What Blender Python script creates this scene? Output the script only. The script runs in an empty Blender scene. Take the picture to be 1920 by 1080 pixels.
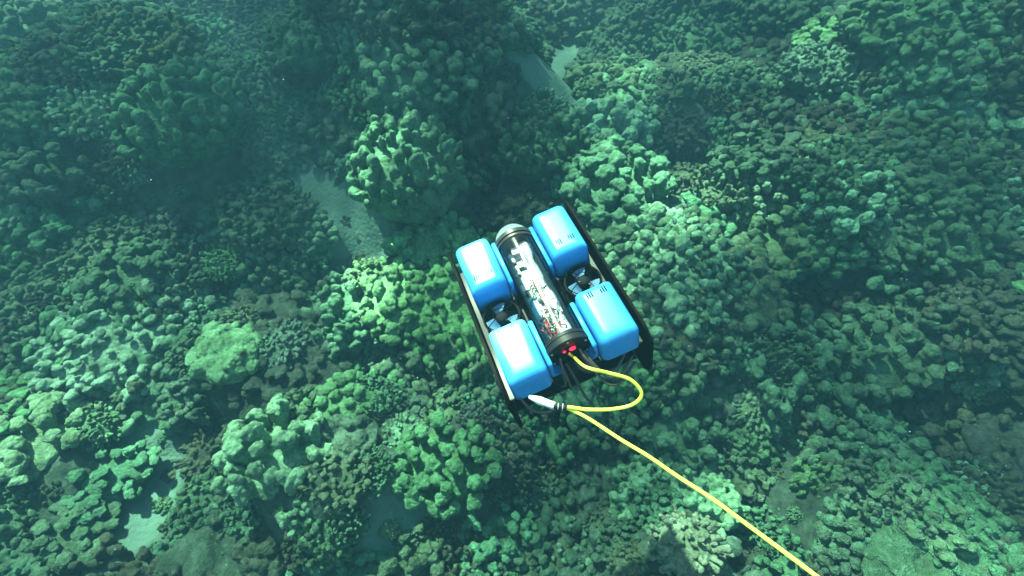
import bpy, bmesh, math, random
import numpy as np
from mathutils import Vector, Matrix, Quaternion
R = math.radians
rng = np.random.default_rng(7)
random.seed(7)
scene = bpy.context.scene

# ------------------------------------------------------------------ camera
CAM_H = 2.4                      # metres above the mean level of the reef
CAM_PITCH = R(52.0)              # looking down
FPX = 950.0                      # focal length in pixels of a 1920 wide frame
cam_d = bpy.data.cameras.new("camera")
cam_d.sensor_width = 36.0
cam_d.lens = 36.0 * FPX / 1920.0
cam_d.clip_start = 0.02
cam_d.clip_end = 200.0
cam = bpy.data.objects.new("camera", cam_d)
scene.collection.objects.link(cam)
cam.location = (0, 0, CAM_H)
cam.rotation_euler = (math.pi / 2 - CAM_PITCH, 0, 0)
scene.camera = cam

# ------------------------------------------------------------------ light
SUN_EL, SUN_AZ = R(55.0), R(-37.0)       # azimuth from +Y, positive towards +X
world = bpy.data.worlds.new("World")
scene.world = world
world.use_nodes = True
wn = world.node_tree
sky = wn.nodes.new("ShaderNodeTexSky")
sky.sky_type = 'NISHITA'
sky.sun_disc = False
sky.sun_elevation = SUN_EL
sky.sun_rotation = SUN_AZ
bg = wn.nodes["Background"]
wn.links.new(sky.outputs["Color"], bg.inputs["Color"])
bg.inputs["Strength"].default_value = 0.15

sun_d = bpy.data.lights.new("sun", 'SUN')
sun_d.energy = 5.0
sun_d.angle = R(1.2)
sun_d.color = (1.0, 0.96, 0.88)
sun = bpy.data.objects.new("sun", sun_d)
scene.collection.objects.link(sun)
sd = Vector((math.sin(SUN_AZ) * math.cos(SUN_EL), math.cos(SUN_AZ) * math.cos(SUN_EL), math.sin(SUN_EL)))
sun.rotation_euler = sd.to_track_quat('Z', 'Y').to_euler()
sun.location = sd * 20

vs = scene.view_settings
vs.view_transform = 'Standard'
vs.look = 'None'
vs.gamma = 1.0
vs.exposure = EXPOSURE = 2.35
cy = scene.cycles
cy.max_bounces = 8
cy.diffuse_bounces = 3
cy.glossy_bounces = 3
cy.transmission_bounces = 4
cy.transparent_max_bounces = 12
cy.volume_bounces = 0
cy.sample_clamp_indirect = 4.0
cy.use_denoising = True

# ------------------------------------------------------------------ helpers
def tag(o, label=None, cat=None, group=None, kind=None):
    if label: o["label"] = label
    if cat: o["category"] = cat
    if group: o["group"] = group
    if kind: o["kind"] = kind
    return o

def link(name, me, mats=(), parent=None):
    o = bpy.data.objects.new(name, me)
    scene.collection.objects.link(o)
    for m in (mats if isinstance(mats, (list, tuple)) else [mats]):
        me.materials.append(m)
    if parent is not None:
        o.parent = parent
    return o

def bm_obj(name, bm, mat, parent=None, smooth=True, autosmooth=None):
    me = bpy.data.meshes.new(name)
    bm.normal_update()
    bm.to_mesh(me)
    bm.free()
    if smooth:
        me.polygons.foreach_set("use_smooth", [True] * len(me.polygons))
        if autosmooth:
            me.set_sharp_from_angle(angle=R(autosmooth))
    return link(name, me, mat, parent)

def ray(px, py):
    """direction through a pixel of the 1920x1080 frame, unit depth along the view axis"""
    fw = np.array([0, math.cos(CAM_PITCH), -math.sin(CAM_PITCH)])
    up = np.array([0, math.sin(CAM_PITCH), math.cos(CAM_PITCH)])
    return fw + np.array([1.0, 0, 0]) * ((px - 960) / FPX) - up * ((py - 540) / FPX)

def ground(px, py, z=0.0):
    d = ray(px, py)
    t = (z - CAM_H) / d[2]
    return float(d[0] * t), float(d[1] * t)

def pt(px, py, depth):
    d = ray(px, py) * depth
    return Vector((d[0], d[1], d[2] + CAM_H))

# vectorised gradient-free value noise
def _hash(i, j, k, seed):
    n = (i.astype(np.int64) * 374761393 + j.astype(np.int64) * 668265263 + k.astype(np.int64) * 2147483647 + seed * 1274126177)
    n = (n ^ (n >> 13)) * 1274126177
    n = n & 0xffffffff
    n = (n ^ (n >> 16)) & 0xffffffff
    return n.astype(np.float64) / 4294967295.0

def vnoise(p, seed=0):
    p = np.asarray(p, float)
    f = np.floor(p).astype(np.int64)
    t = p - f
    t = t * t * t * (t * (t * 6 - 15) + 10)
    out = 0
    for a in (0, 1):
        for b in (0, 1):
            for c in (0, 1):
                w = (t[:, 0] if a else 1 - t[:, 0]) * (t[:, 1] if b else 1 - t[:, 1]) * (t[:, 2] if c else 1 - t[:, 2])
                out = out + w * _hash(f[:, 0] + a, f[:, 1] + b, f[:, 2] + c, seed)
    return out * 2 - 1

def fbm(p, seed=0, oct=3):
    s, a, o = 0, 1.0, np.asarray(p, float)
    for k in range(oct):
        s = s + a * vnoise(o, seed + k * 17)
        a *= 0.5
        o = o * 2.03 + 11.3
    return s

# ------------------------------------------------------------------ materials
def new_mat(name):
    m = bpy.data.materials.new(name)
    m.use_nodes = True
    return m, m.node_tree, m.node_tree.nodes["Principled BSDF"]

def plain(name, col, rough=0.5, metal=0.0, spec=0.5, noise=0.0, nscale=40.0, bump=0.0):
    m, t, b = new_mat(name)
    b.inputs["Roughness"].default_value = rough
    b.inputs["Metallic"].default_value = metal
    b.inputs["Specular IOR Level"].default_value = spec
    tc = t.nodes.new("ShaderNodeTexCoord")
    nz = t.nodes.new("ShaderNodeTexNoise")
    nz.inputs["Scale"].default_value = nscale
    nz.inputs["Detail"].default_value = 4
    t.links.new(tc.outputs["Object"], nz.inputs["Vector"])
    mx = t.nodes.new("ShaderNodeMix"); mx.data_type = 'RGBA'
    mx.inputs["A"].default_value = (*[c * (1 - noise) for c in col], 1)
    mx.inputs["B"].default_value = (*[min(1, c * (1 + noise)) for c in col], 1)
    t.links.new(nz.outputs["Fac"], mx.inputs["Factor"])
    t.links.new(mx.outputs["Result"], b.inputs["Base Color"])
    if bump:
        bp = t.nodes.new("ShaderNodeBump")
        bp.inputs["Strength"].default_value = bump
        bp.inputs["Distance"].default_value = 0.002
        t.links.new(nz.outputs["Fac"], bp.inputs["Height"])
        t.links.new(bp.outputs["Normal"], b.inputs["Normal"])
    return m

def coral_material():
    m, t, b = new_mat("coral")
    N, L = t.nodes.new, t.links.new
    at = N("ShaderNodeAttribute"); at.attribute_type = 'INSTANCER'; at.attribute_name = "tint"
    geo = N("ShaderNodeNewGeometry")
    n1 = N("ShaderNodeTexNoise"); n1.inputs["Scale"].default_value = 11.0; n1.inputs["Detail"].default_value = 8; n1.inputs["Roughness"].default_value = 0.7
    n2 = N("ShaderNodeTexNoise"); n2.inputs["Scale"].default_value = 60.0; n2.inputs["Detail"].default_value = 4
    n3 = N("ShaderNodeTexVoronoi"); n3.inputs["Scale"].default_value = 210.0
    for n in (n1, n2, n3): L(geo.outputs["Position"], n.inputs["Vector"])
    r1 = N("ShaderNodeValToRGB")
    r1.color_ramp.elements[0].position = 0.40; r1.color_ramp.elements[1].position = 0.62
    L(n1.outputs["Fac"], r1.inputs["Fac"])
    turf = N("ShaderNodeMix"); turf.data_type = 'RGBA'; turf.blend_type = 'MULTIPLY'
    turf.inputs["Factor"].default_value = 1.0
    turf.inputs["B"].default_value = (0.50, 0.51, 0.47, 1)
    L(at.outputs["Color"], turf.inputs["A"])
    mx = N("ShaderNodeMix"); mx.data_type = 'RGBA'
    L(r1.outputs["Color"], mx.inputs["Factor"])
    L(turf.outputs["Result"], mx.inputs["A"]); L(at.outputs["Color"], mx.inputs["B"])
    sp = N("ShaderNodeMix"); sp.data_type = 'RGBA'; sp.blend_type = 'MULTIPLY'
    sp.inputs["Factor"].default_value = 1.0
    r2 = N("ShaderNodeValToRGB")
    r2.color_ramp.elements[0].position = 0.3; r2.color_ramp.elements[0].color = (0.68, 0.68, 0.67, 1)
    r2.color_ramp.elements[1].position = 0.68; r2.color_ramp.elements[1].color = (1.25, 1.24, 1.18, 1)
    L(n2.outputs["Fac"], r2.inputs["Fac"])
    L(mx.outputs["Result"], sp.inputs["A"]); L(r2.outputs["Color"], sp.inputs["B"])
    L(sp.outputs["Result"], b.inputs["Base Color"])
    b.inputs["Roughness"].default_value = 0.9
    b.inputs["Specular IOR Level"].default_value = 0.15
    ad = N("ShaderNodeMath"); ad.operation = 'MULTIPLY_ADD'
    L(n3.outputs["Distance"], ad.inputs[0]); ad.inputs[1].default_value = 0.35; L(n2.outputs["Fac"], ad.inputs[2])
    bp = N("ShaderNodeBump"); bp.inputs["Strength"].default_value = 0.7; bp.inputs["Distance"].default_value = 0.022
    L(ad.outputs[0], bp.inputs["Height"]); L(bp.outputs["Normal"], b.inputs["Normal"])
    return m

def seabed_material():
    m, t, b = new_mat("seabed")
    N, L = t.nodes.new, t.links.new
    at = N("ShaderNodeAttribute"); at.attribute_name = "sand"
    geo = N("ShaderNodeNewGeometry")
    n1 = N("ShaderNodeTexNoise"); n1.inputs["Scale"].default_value = 14.0; n1.inputs["Detail"].default_value = 6
    n2 = N("ShaderNodeTexNoise"); n2.inputs["Scale"].default_value = 3.0; n2.inputs["Detail"].default_value = 8; n2.inputs["Roughness"].default_value = 0.7
    for n in (n1, n2): L(geo.outputs["Position"], n.inputs["Vector"])
    rock = N("ShaderNodeValToRGB")
    rock.color_ramp.elements[0].position = 0.35; rock.color_ramp.elements[0].color = (0.016, 0.030, 0.024, 1)
    rock.color_ramp.elements[1].position = 0.7; rock.color_ramp.elements[1].color = (0.050, 0.092, 0.066, 1)
    L(n1.outputs["Fac"], rock.inputs["Fac"])
    sand = N("ShaderNodeValToRGB")
    sand.color_ramp.elements[0].position = 0.3; sand.color_ramp.elements[0].color = (0.065, 0.135, 0.110, 1)
    sand.color_ramp.elements[1].position = 0.7; sand.color_ramp.elements[1].color = (0.092, 0.185, 0.150, 1)
    L(n2.outputs["Fac"], sand.inputs["Fac"])
    mx = N("ShaderNodeMix"); mx.data_type = 'RGBA'
    L(at.outputs["Fac"], mx.inputs["Factor"]); L(rock.outputs["Color"], mx.inputs["A"]); L(sand.outputs["Color"], mx.inputs["B"])
    L(mx.outputs["Result"], b.inputs["Base Color"])
    b.inputs["Roughness"].default_value = 0.95
    b.inputs["Specular IOR Level"].default_value = 0.1
    n3 = N("ShaderNodeTexNoise"); n3.inputs["Scale"].default_value = 45.0; n3.inputs["Detail"].default_value = 6
    L(geo.outputs["Position"], n3.inputs["Vector"])
    bp = N("ShaderNodeBump"); bp.inputs["Strength"].default_value = 0.6; bp.inputs["Distance"].default_value = 0.02
    L(n3.outputs["Fac"], bp.inputs["Height"]); L(bp.outputs["Normal"], b.inputs["Normal"])
    return m

M_CORAL = coral_material()
M_BED = seabed_material()
M_BLUE = plain("blue_fairing_plastic", (0.040, 0.275, 0.66), 0.30, spec=0.2, noise=0.05, nscale=25)
M_BLACK = plain("black_plastic", (0.010, 0.010, 0.012), 0.5, spec=0.25, noise=0.3, nscale=60)
M_SLOT = plain("slot_black", (0.004, 0.008, 0.012), 0.9, spec=0.05)  # near-black standing in for shade inside the slots; also the end cap window
M_EDGE = plain("worn_black_plastic", (0.006, 0.005, 0.005), 0.75, spec=0.02, noise=0.4, nscale=30)
M_MATT = plain("matt_black", (0.007, 0.007, 0.010), 0.75, spec=0.15)
M_FLANGE = plain("anodised_flange", (0.045, 0.035, 0.034), 0.4, metal=0.3, noise=0.2)
M_RUBBER = plain("cable_rubber", (0.05, 0.042, 0.038), 0.35, noise=0.2)
M_STEEL = plain("steel", (0.62, 0.63, 0.63), 0.28, metal=1.0, noise=0.1)
M_ALU = plain("bare_aluminium", (0.72, 0.74, 0.74), 0.35, metal=0.6, noise=0.1)
M_YELLOW = plain("tether_yellow", (0.95, 0.94, 0.09), 0.22, noise=0.08, nscale=20)
M_BOARD = plain("circuit_board", (0.10, 0.19, 0.17), 0.4, noise=0.5, nscale=90)
M_SILVER = plain("foil_sleeve", (0.48, 0.46, 0.48), 0.36, metal=0.1, noise=0.6, nscale=120, bump=0.5)
M_WHITE = plain("white_connector", (0.42, 0.42, 0.40), 0.5, noise=0.1)
M_RED = plain("red_wire", (0.50, 0.02, 0.02), 0.45)
M_BLUEP = plain("blue_propeller", (0.16, 0.32, 0.52), 0.25)

def led_material():
    m, t, b = new_mat("red_led")
    b.inputs["Base Color"].default_value = (0.6, 0.01, 0.02, 1)
    b.inputs["Emission Color"].default_value = (1.0, 0.01, 0.04, 1)
    b.inputs["Emission Strength"].default_value = 1.2
    return m
M_LED = led_material()

def clear_material(name, tint, edge):
    m = bpy.data.materials.new(name); m.use_nodes = True
    t = m.node_tree; t.nodes.clear()
    N, L = t.nodes.new, t.links.new
    tr = N("ShaderNodeBsdfTransparent"); tr.inputs["Color"].default_value = (*tint, 1)
    gl = N("ShaderNodeBsdfGlossy"); gl.inputs["Roughness"].default_value = 0.15
    fr = N("ShaderNodeFresnel"); fr.inputs["IOR"].default_value = edge
    mx = N("ShaderNodeMixShader"); out = N("ShaderNodeOutputMaterial")
    L(fr.outputs[0], mx.inputs[0]); L(tr.outputs[0], mx.inputs[1]); L(gl.outputs[0], mx.inputs[2])
    L(mx.outputs[0], out.inputs[0])
    return m
M_ACRYLIC = clear_material("clear_acrylic", (0.95, 0.98, 0.98), 1.42)
def dome_material():
    m, t, b = new_mat("dome_acrylic")
    b.inputs["Base Color"].default_value = (0.30, 0.42, 0.40, 1)
    b.inputs["Roughness"].default_value = 0.15
    b.inputs["Transmission Weight"].default_value = 0.35
    b.inputs["IOR"].default_value = 1.33
    return m
M_DOME = dome_material()

# ------------------------------------------------------------------ the seabed
# big heads and rises of the reef: (pixel of the top, height above datum, radius x, radius y)
RISES = [
    (765, 235, 0.55, 0.50, 0.55), (340, 150, 0.62, 0.75, 0.65), (590, 105, 0.70, 0.80, 0.75),
    (120, 60, 0.75, 0.9, 0.7), (740, -40, 0.95, 1.1, 0.8), (1460, -30, 0.5, 1.2, 0.6), (1830, 40, 0.8, 1.1, 0.8),
    (1140, 190, 0.34, 0.6, 0.7), (980, 240, 0.40, 0.60, 0.5), (1560, 120, 0.42, 0.9, 0.5), (1330, 200, 0.36, 1.0, 0.9),
    (1150, 310, 0.38, 0.42, 0.35), (770, 500, 0.34, 0.45, 0.42), (80, 255, 0.45, 0.6, 0.5), (500, 370, 0.35, 0.55, 0.35),
    (580, 800, 0.42, 0.42, 0.36), (830, 820, 0.22, 0.32, 0.28), (1330, 470, 0.36, 0.7, 0.6), (1620, 330, 0.45, 1.1, 0.8),
    (1495, 600, 0.34, 0.32, 0.28), (1760, 560, 0.35, 0.8, 0.6), (1740, 1030, 0.36, 0.42, 0.3), (1180, 600, 0.22, 0.5, 0.5),
    (430, 620, 0.26, 0.30, 0.22), (1800, 760, 0.28, 0.5, 0.4), (30, 760, 0.10, 0.4, 0.3), (1290, 1010, 0.24, 0.3, 0.22),
    (1080, 90, 0.1, 0.4, 0.4), (200, 480, 0.22, 0.6, 0.5),
]
# hollows between them: (pixel, depth, rx, ry)
HOLLOWS = [
    (655, 410, 0.30, 0.34, 0.40), (540, 280, 0.30, 0.5, 0.35), (60, 190, 0.35, 0.8, 0.5), (800, 110, 0.35, 0.9, 0.6), (1060, 90, 0.10, 0.7, 0.9),
    (1430, 690, 0.35, 0.32, 0.28), (1640, 850, 0.35, 0.35, 0.25), (1400, 270, 0.18, 0.2, 0.22),
    (690, 880, 0.22, 0.3, 0.2), (800, 690, 0.3, 0.35, 0.3), (1240, 400, 0.25, 0.3, 0.25), (1330, 560, 0.28, 0.3, 0.25),
    (1360, 1040, 0.3, 0.22, 0.2), (20, 480, 0.25, 0.5, 0.4), (1650, 640, 0.15, 0.4, 0.3),
]
# sand: polylines in pixels with half width in metres
SANDS = [
    ([(580, 338), (635, 362), (668, 415)], 0.21), ([(668, 415), (692, 455)], 0.12), ([(1095, 55), (1060, 85), (1010, 125)], 0.24),
    ([(290, 870), (275, 930), (240, 985), (180, 1050)], 0.085), ([(250, 740), (275, 790)], 0.08), ([(130, 770), (90, 830)], 0.12),
    ([(1385, 250), (1405, 285)], 0.09), ([(710, 1000), (760, 930)], 0.06), ([(1610, 830), (1640, 880)], 0.05), ([(1310, 1060), (1240, 1075)], 0.05),
    ([(330, 560), (420, 590)], 0.06),
]
_rise = [(*ground(px, py, h * 1.2), h * 1.2, rx, ry) for px, py, h, rx, ry in RISES]
_holl = [(*ground(px, py, -h), h * 1.15, rx, ry) for px, py, h, rx, ry in HOLLOWS]
def rock(x, y):
    x = np.atleast_1d(np.asarray(x, float)); y = np.atleast_1d(np.asarray(y, float))
    h = 0.16 * fbm(np.stack([x * 0.55, y * 0.55, x * 0 + 3.3], 1), 3, 3) + 0.05 * fbm(np.stack([x * 2.2, y * 2.2, x * 0], 1), 5, 2)
    h = h + 0.05 * np.clip(x, -3, 4)
    top = np.zeros_like(h)
    for cx, cyy, hh, rx, ry in _rise:
        d2 = ((x - cx) / rx) ** 2 + ((y - cyy) / ry) ** 2
        top = np.maximum(top, hh * np.exp(-0.9 * d2 ** 1.5))
    h = h * (1 - 0.5 * np.clip(top * 2, 0, 1)) + top
    for cx, cyy, hh, rx, ry in _holl:
        d2 = ((x - cx) / rx) ** 2 + ((y - cyy) / ry) ** 2
        h = h - hh * np.exp(-0.9 * d2 ** 1.3)
    return h

def seen(px, py, fn):
    """point of the surface fn seen at a pixel: x, y, z and distance along the view axis"""
    d = ray(px, py)
    t = np.linspace(0.8, 12, 900)
    k = int(np.argmax(CAM_H + d[2] * t < fn(d[0] * t, d[1] * t)))
    return float(d[0] * t[k]), float(d[1] * t[k]), float(fn(d[0] * t[k], d[1] * t[k])[0]), float(t[k])

_sand = []
for pl, w in SANDS:
    q = [np.array(seen(px, py, rock)[:2]) for px, py in pl]
    _sand += [(q[i], q[i + 1], w) for i in range(len(q) - 1)]

def sand_mask(x, y, grow=0.0):
    p = np.stack([x, y], 1)
    wob = fbm(np.stack([x * 3.1, y * 3.1, x * 0], 1), 91, 4) * 0.085
    best = np.full(len(x), 9.0)
    for a, b, w in _sand:
        ab = b - a
        t = np.clip(((p - a) @ ab) / (ab @ ab), 0, 1)
        d = np.linalg.norm(p - a - t[:, None] * ab, axis=1) - w
        best = np.minimum(best, d)
    return np.clip(0.5 - (best + wob - grow) / 0.09, 0, 1)

def height(x, y):
    return rock(x, y) - 0.03 * sand_mask(np.atleast_1d(np.asarray(x, float)), np.atleast_1d(np.asarray(y, float)))

def H(x, y):
    return float(height([x], [y])[0])

def at(px, py):
    return seen(px, py, height)

def build_seabed():
    def axis(lo, hi, a, b, fine, coarse):
        left = list(np.arange(lo, a, coarse)); mid = list(np.arange(a, b, fine)); right = list(np.arange(b, hi + coarse, coarse))
        return np.array(left + mid + right)
    xs = axis(-14, 14, -6.5, 6.5, 0.045, 0.5)
    ys = axis(-5, 18, -0.2, 8.5, 0.045, 0.5)
    X, Y = np.meshgrid(xs, ys)
    x, y = X.ravel(), Y.ravel()
    z = height(x, y)
    s = sand_mask(x, y)
    z = z + (1 - s) * 0.022 * fbm(np.stack([x * 9, y * 9, z * 9], 1), 21, 3) + 0.006 * fbm(np.stack([x * 6, y * 6, x * 0], 1), 29, 2) * s
    nx, ny = len(xs), len(ys)
    idx = np.arange(nx * ny).reshape(ny, nx)
    quads = np.stack([idx[:-1, :-1], idx[:-1, 1:], idx[1:, 1:], idx[1:, :-1]], -1).reshape(-1, 4)
    me = bpy.data.meshes.new("seabed")
    me.from_pydata(np.stack([x, y, z], 1).tolist(), [], quads.tolist())
    me.polygons.foreach_set("use_smooth", [True] * len(me.polygons))
    a = me.attributes.new("sand", 'FLOAT', 'POINT')
    a.data.foreach_set("value", s.astype(np.float32))
    o = link("seabed", me, M_BED)
    tag(o, "rocky reef floor with pale sand pockets between the corals", "seabed", kind="structure")
    return o
build_seabed()

# ------------------------------------------------------------------ unseen water surface, added to tint the daylight and dapple it with a painted pattern
SURF_Z = 4.6
WATER_TINT = (0.66, 1.0, 0.74)
cam_pos = np.array([0, 0, CAM_H])
# hand-aimed light painted into the surface, bright (gain > 1) or dim: pixel it falls on, distance along the view axis, radius, gain
PAINTED_SPOTS = [(px, py, at(px, py)[3], r, g) for px, py, r, g in [
    (760, 530, 0.38, 2.0), (800, 425, 0.3, 1.7), (690, 580, 0.25, 1.8), (1145, 205, 0.42, 1.6), (690, 640, 0.3, 1.5), (425, 640, 0.26, 0.9), (180, 880, 0.5, 1.5), (345, 165, 0.50, 1.6), (1330, 400, 0.5, 1.4),
    (60, 800, 0.5, 1.4), (1540, 115, 0.4, 1.8), (860, 860, 0.32, 1.3), (555, 830, 0.34, 1.5), (1530, 880, 0.2, 1.8), (740, 290, 0.36, 1.9),
    (1190, 600, 0.3, 1.3), (1290, 1015, 0.2, 1.9), (100, 60, 0.5, 1.7), (1180, 340, 0.3, 1.4),
    (560, 260, 0.75, 0.3), (60, 190, 0.7, 0.3), (800, 80, 0.8, 0.35), (1450, 50, 0.8, 0.5), (1350, 560, 0.36, 0.45), (1495, 640, 0.3, 0.55),
    (985, 335, 0.32, 0.4), (1230, 850, 0.42, 0.55), (1720, 620, 0.9, 0.55), (1060, 900, 0.4, 0.65), (1260, 260, 0.35, 0.7),
    (665, 420, 0.25, 1.9), (800, 690, 0.26, 0.45), (1640, 870, 0.4, 0.5), (20, 470, 0.5, 0.5), (1850, 250, 0.8, 0.6), (700, 960, 0.3, 0.6),
]] + [(882, 474, 1.328, 0.056, 6.0), (908, 492, 1.30, 0.03, 2.5), (965, 632, 1.168, 0.052, 5.5), (990, 672, 1.14, 0.04, 2.5), (978, 480, 1.31, 0.03, 1.5)]

def build_water_gobo():
    m = bpy.data.materials.new("gobo_water"); m.use_nodes = True
    t = m.node_tree; t.nodes.clear()
    N, L = t.nodes.new, t.links.new
    at_ = N("ShaderNodeAttribute"); at_.attribute_name = "painted_gain"
    vm = N("ShaderNodeVectorMath"); vm.operation = 'SCALE'
    vm.inputs[0].default_value = WATER_TINT
    L(at_.outputs["Fac"], vm.inputs["Scale"])
    tr = N("ShaderNodeBsdfTransparent"); L(vm.outputs[0], tr.inputs["Color"])
    out = N("ShaderNodeOutputMaterial"); L(tr.outputs[0], out.inputs[0])
    def axis(lo, hi, a, b, fine, coarse):
        return np.concatenate([np.arange(lo, a, coarse), np.arange(a, b, fine), np.arange(b, hi + coarse, coarse)])
    sl = (SURF_Z / math.tan(SUN_EL)) * np.array([math.sin(SUN_AZ), math.cos(SUN_AZ)])
    xs = axis(-30, 26, sl[0] - 6, sl[0] + 6, 0.045, 0.8); ys = axis(-20, 36, -0.5, sl[1] + 9, 0.045, 0.8)
    X, Y = np.meshgrid(xs, ys); x, y = X.ravel(), Y.ravel()
    P = np.stack([x, y, x * 0], 1)
    z = SURF_Z + 0.05 * fbm(P * 0.8, 77, 3)
    # painted brightness of the daylight let through each patch, independent of the wave shape
    wob = np.stack([fbm(P * 3.2, 301, 3), fbm(P * 3.2, 302, 3)], 1)
    n = fbm(P * 1.35 + 0.25 * np.stack([wob[:, 0], wob[:, 1], x * 0], 1), 311, 3)
    painted_gain = 0.86 * np.exp(0.65 * n)
    for px, py, zz, rad, gain in PAINTED_SPOTS:
        d = ray(px, py)
        q = cam_pos + d * zz
        t = (SURF_Z - q[2]) / sd[2]
        cx, cyy = q[0] + sd[0] * t, q[1] + sd[1] * t
        w = min(0.45 * rad, 0.12)
        dist = np.hypot(x - cx + w * wob[:, 0], y - cyy + w * wob[:, 1]) / rad
        k = np.clip((1.25 - dist) / 0.6, 0, 1); k = k * k * (3 - 2 * k)
        painted_gain = painted_gain * (1 + (gain - 1) * k)
    nx, ny = len(xs), len(ys)
    idx = np.arange(nx * ny).reshape(ny, nx)
    quads = np.stack([idx[:-1, :-1], idx[:-1, 1:], idx[1:, 1:], idx[1:, :-1]], -1).reshape(-1, 4)
    me = bpy.data.meshes.new("water_gobo")
    me.from_pydata(np.stack([x, y, z], 1).tolist(), [], quads.tolist())
    a = me.attributes.new("painted_gain", 'FLOAT', 'POINT'); a.data.foreach_set("value", np.clip(painted_gain, 0.15, 7.0).astype(np.float32))
    o = link("water_gobo", me, m)
    tag(o, "unseen sea surface with painted bright and dim spots, added to dapple the daylight", "water surface", kind="structure")
build_water_gobo()

# ------------------------------------------------------------------ coral colonies: one mesh per growth form
ICO = {}
def ico(sub):
    if sub not in ICO:
        bm = bmesh.new(); bmesh.ops.create_icosphere(bm, subdivisions=sub, radius=1)
        v = np.array([p.co[:] for p in bm.verts]); f = np.array([[q.index for q in p.verts] for p in bm.faces]); bm.free()
        ICO[sub] = (v, f)
    return ICO[sub]

def blob_mesh(blobs, warp=0.0, wscale=4.0, seed=0, sub=2):
    """blobs: list of (centre, 3x3 axes scaled by the radii) -> joined vertices and faces"""
    v, f = ico(sub)
    V, F = [], []
    for k, (c, A) in enumerate(blobs):
        V.append(v @ np.asarray(A).T + np.asarray(c)); F.append(f + k * len(v))
    V = np.concatenate(V); F = np.concatenate(F)
    if warp:
        V = V + warp * np.stack([fbm(V * wscale + o, seed + i, 2) for i, o in enumerate((0.0, 37.7, 71.1))], 1)
    return V, F

def frame(n, roll=0.0):
    n = np.asarray(n, float); n = n / np.linalg.norm(n)
    a = np.cross(n, [0.3, 0.9, 0.1]); a /= np.linalg.norm(a)
    b = np.cross(n, a)
    ca, sa = math.cos(roll), math.sin(roll)
    return np.stack([ca * a + sa * b, -sa * a + ca * b, n], 1)

def evaluated(me, mods):
    o = bpy.data.objects.new("work", me); scene.collection.objects.link(o)
    for typ, kw in mods:
        md = o.modifiers.new("m", typ)
        for k, v in kw.items(): setattr(md, k, v)
    dg = bpy.context.evaluated_depsgraph_get()
    out = bpy.data.meshes.new_from_object(o.evaluated_get(dg))
    bpy.data.objects.remove(o)
    return out

def fuse(name, V, F, voxel, smooth=2, rough=0.006, rscale=14.0, seed=0):
    me = bpy.data.meshes.new("raw")
    me.from_pydata(V.tolist(), [], F.tolist())
    out = evaluated(me, [('REMESH', dict(mode='VOXEL', voxel_size=voxel)), ('SMOOTH', dict(factor=0.5, iterations=smooth))])
    bpy.data.meshes.remove(me)
    n = len(out.vertices)
    co = np.empty(n * 3, np.float32); out.vertices.foreach_get("co", co); co = co.reshape(-1, 3).astype(float)
    no = np.empty(n * 3, np.float32); out.vertices.foreach_get("normal", no); no = no.reshape(-1, 3)
    d = rough * fbm(co * rscale, seed + 50, 3)
    co = co + no * d[:, None]
    out.vertices.foreach_set("co", co.astype(np.float32).ravel())
    out.polygons.foreach_set("use_smooth", [True] * len(out.polygons))
    out.update()
    out.name = name
    out.materials.append(M_CORAL)
    return out

def dome_points(n, hh, jit=0.5, low=-0.15, seed=0):
    """points spread over a dome of unit radius and height hh; returns positions and outward normals"""
    r = np.random.default_rng(seed)
    P, Nn = [], []
    for i in range(n):
        t = (i + 0.5) / n
        z = 1 - t * (1 - low)
        rad = math.sqrt(max(0, 1 - z * z)); a = i * 2.399963 + r.normal(0, jit)
        p = np.array([rad * math.cos(a), rad * math.sin(a), z * hh])
        p = p + r.normal(0, 0.04, 3)
        nn = np.array([p[0], p[1], p[2] / (hh * hh) if hh > 0.3 else p[2] / 0.1]); nn /= np.linalg.norm(nn)
        P.append(p); Nn.append(nn)
    return P, Nn

def form_knobs(seed, n, r0, r1, hh=0.6, elong=1.15, up=0.5, voxel=0.026, sub_knobs=0.0):
    r = np.random.default_rng(seed)
    P, Nn = dome_points(n, hh, seed=seed)
    blobs = [((0, 0, -0.06), np.diag([0.97, 0.97, hh * 1.0]))]
    for p, nn in zip(P, Nn):
        rad = r0 + (r1 - r0) * r.random() ** 1.7
        ax = nn * (1 - up) + np.array([0, 0, 1]) * up + r.normal(0, 0.10, 3)
        A = frame(ax, r.random() * 6.28) * (rad * np.array([1 + 0.10 * r.normal(), 1 + 0.10 * r.normal(), elong * (1 + 0.25 * r.random())]))
        c = p + nn * rad * (0.35 * r.random())
        blobs.append((c, A))
        if r.random() < sub_knobs:
            for k in range(5):
                d = ax / np.linalg.norm(ax) + r.normal(0, 0.7, 3); d /= np.linalg.norm(d)
                blobs.append((c + d * rad * 0.9, np.eye(3) * rad * (0.32 + 0.25 * r.random())))
    V, F = blob_mesh(blobs, 0.045, 2.6, seed)
    return fuse("coral_form", V, F, voxel, 2, 0.009, 15.0, seed)

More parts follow.
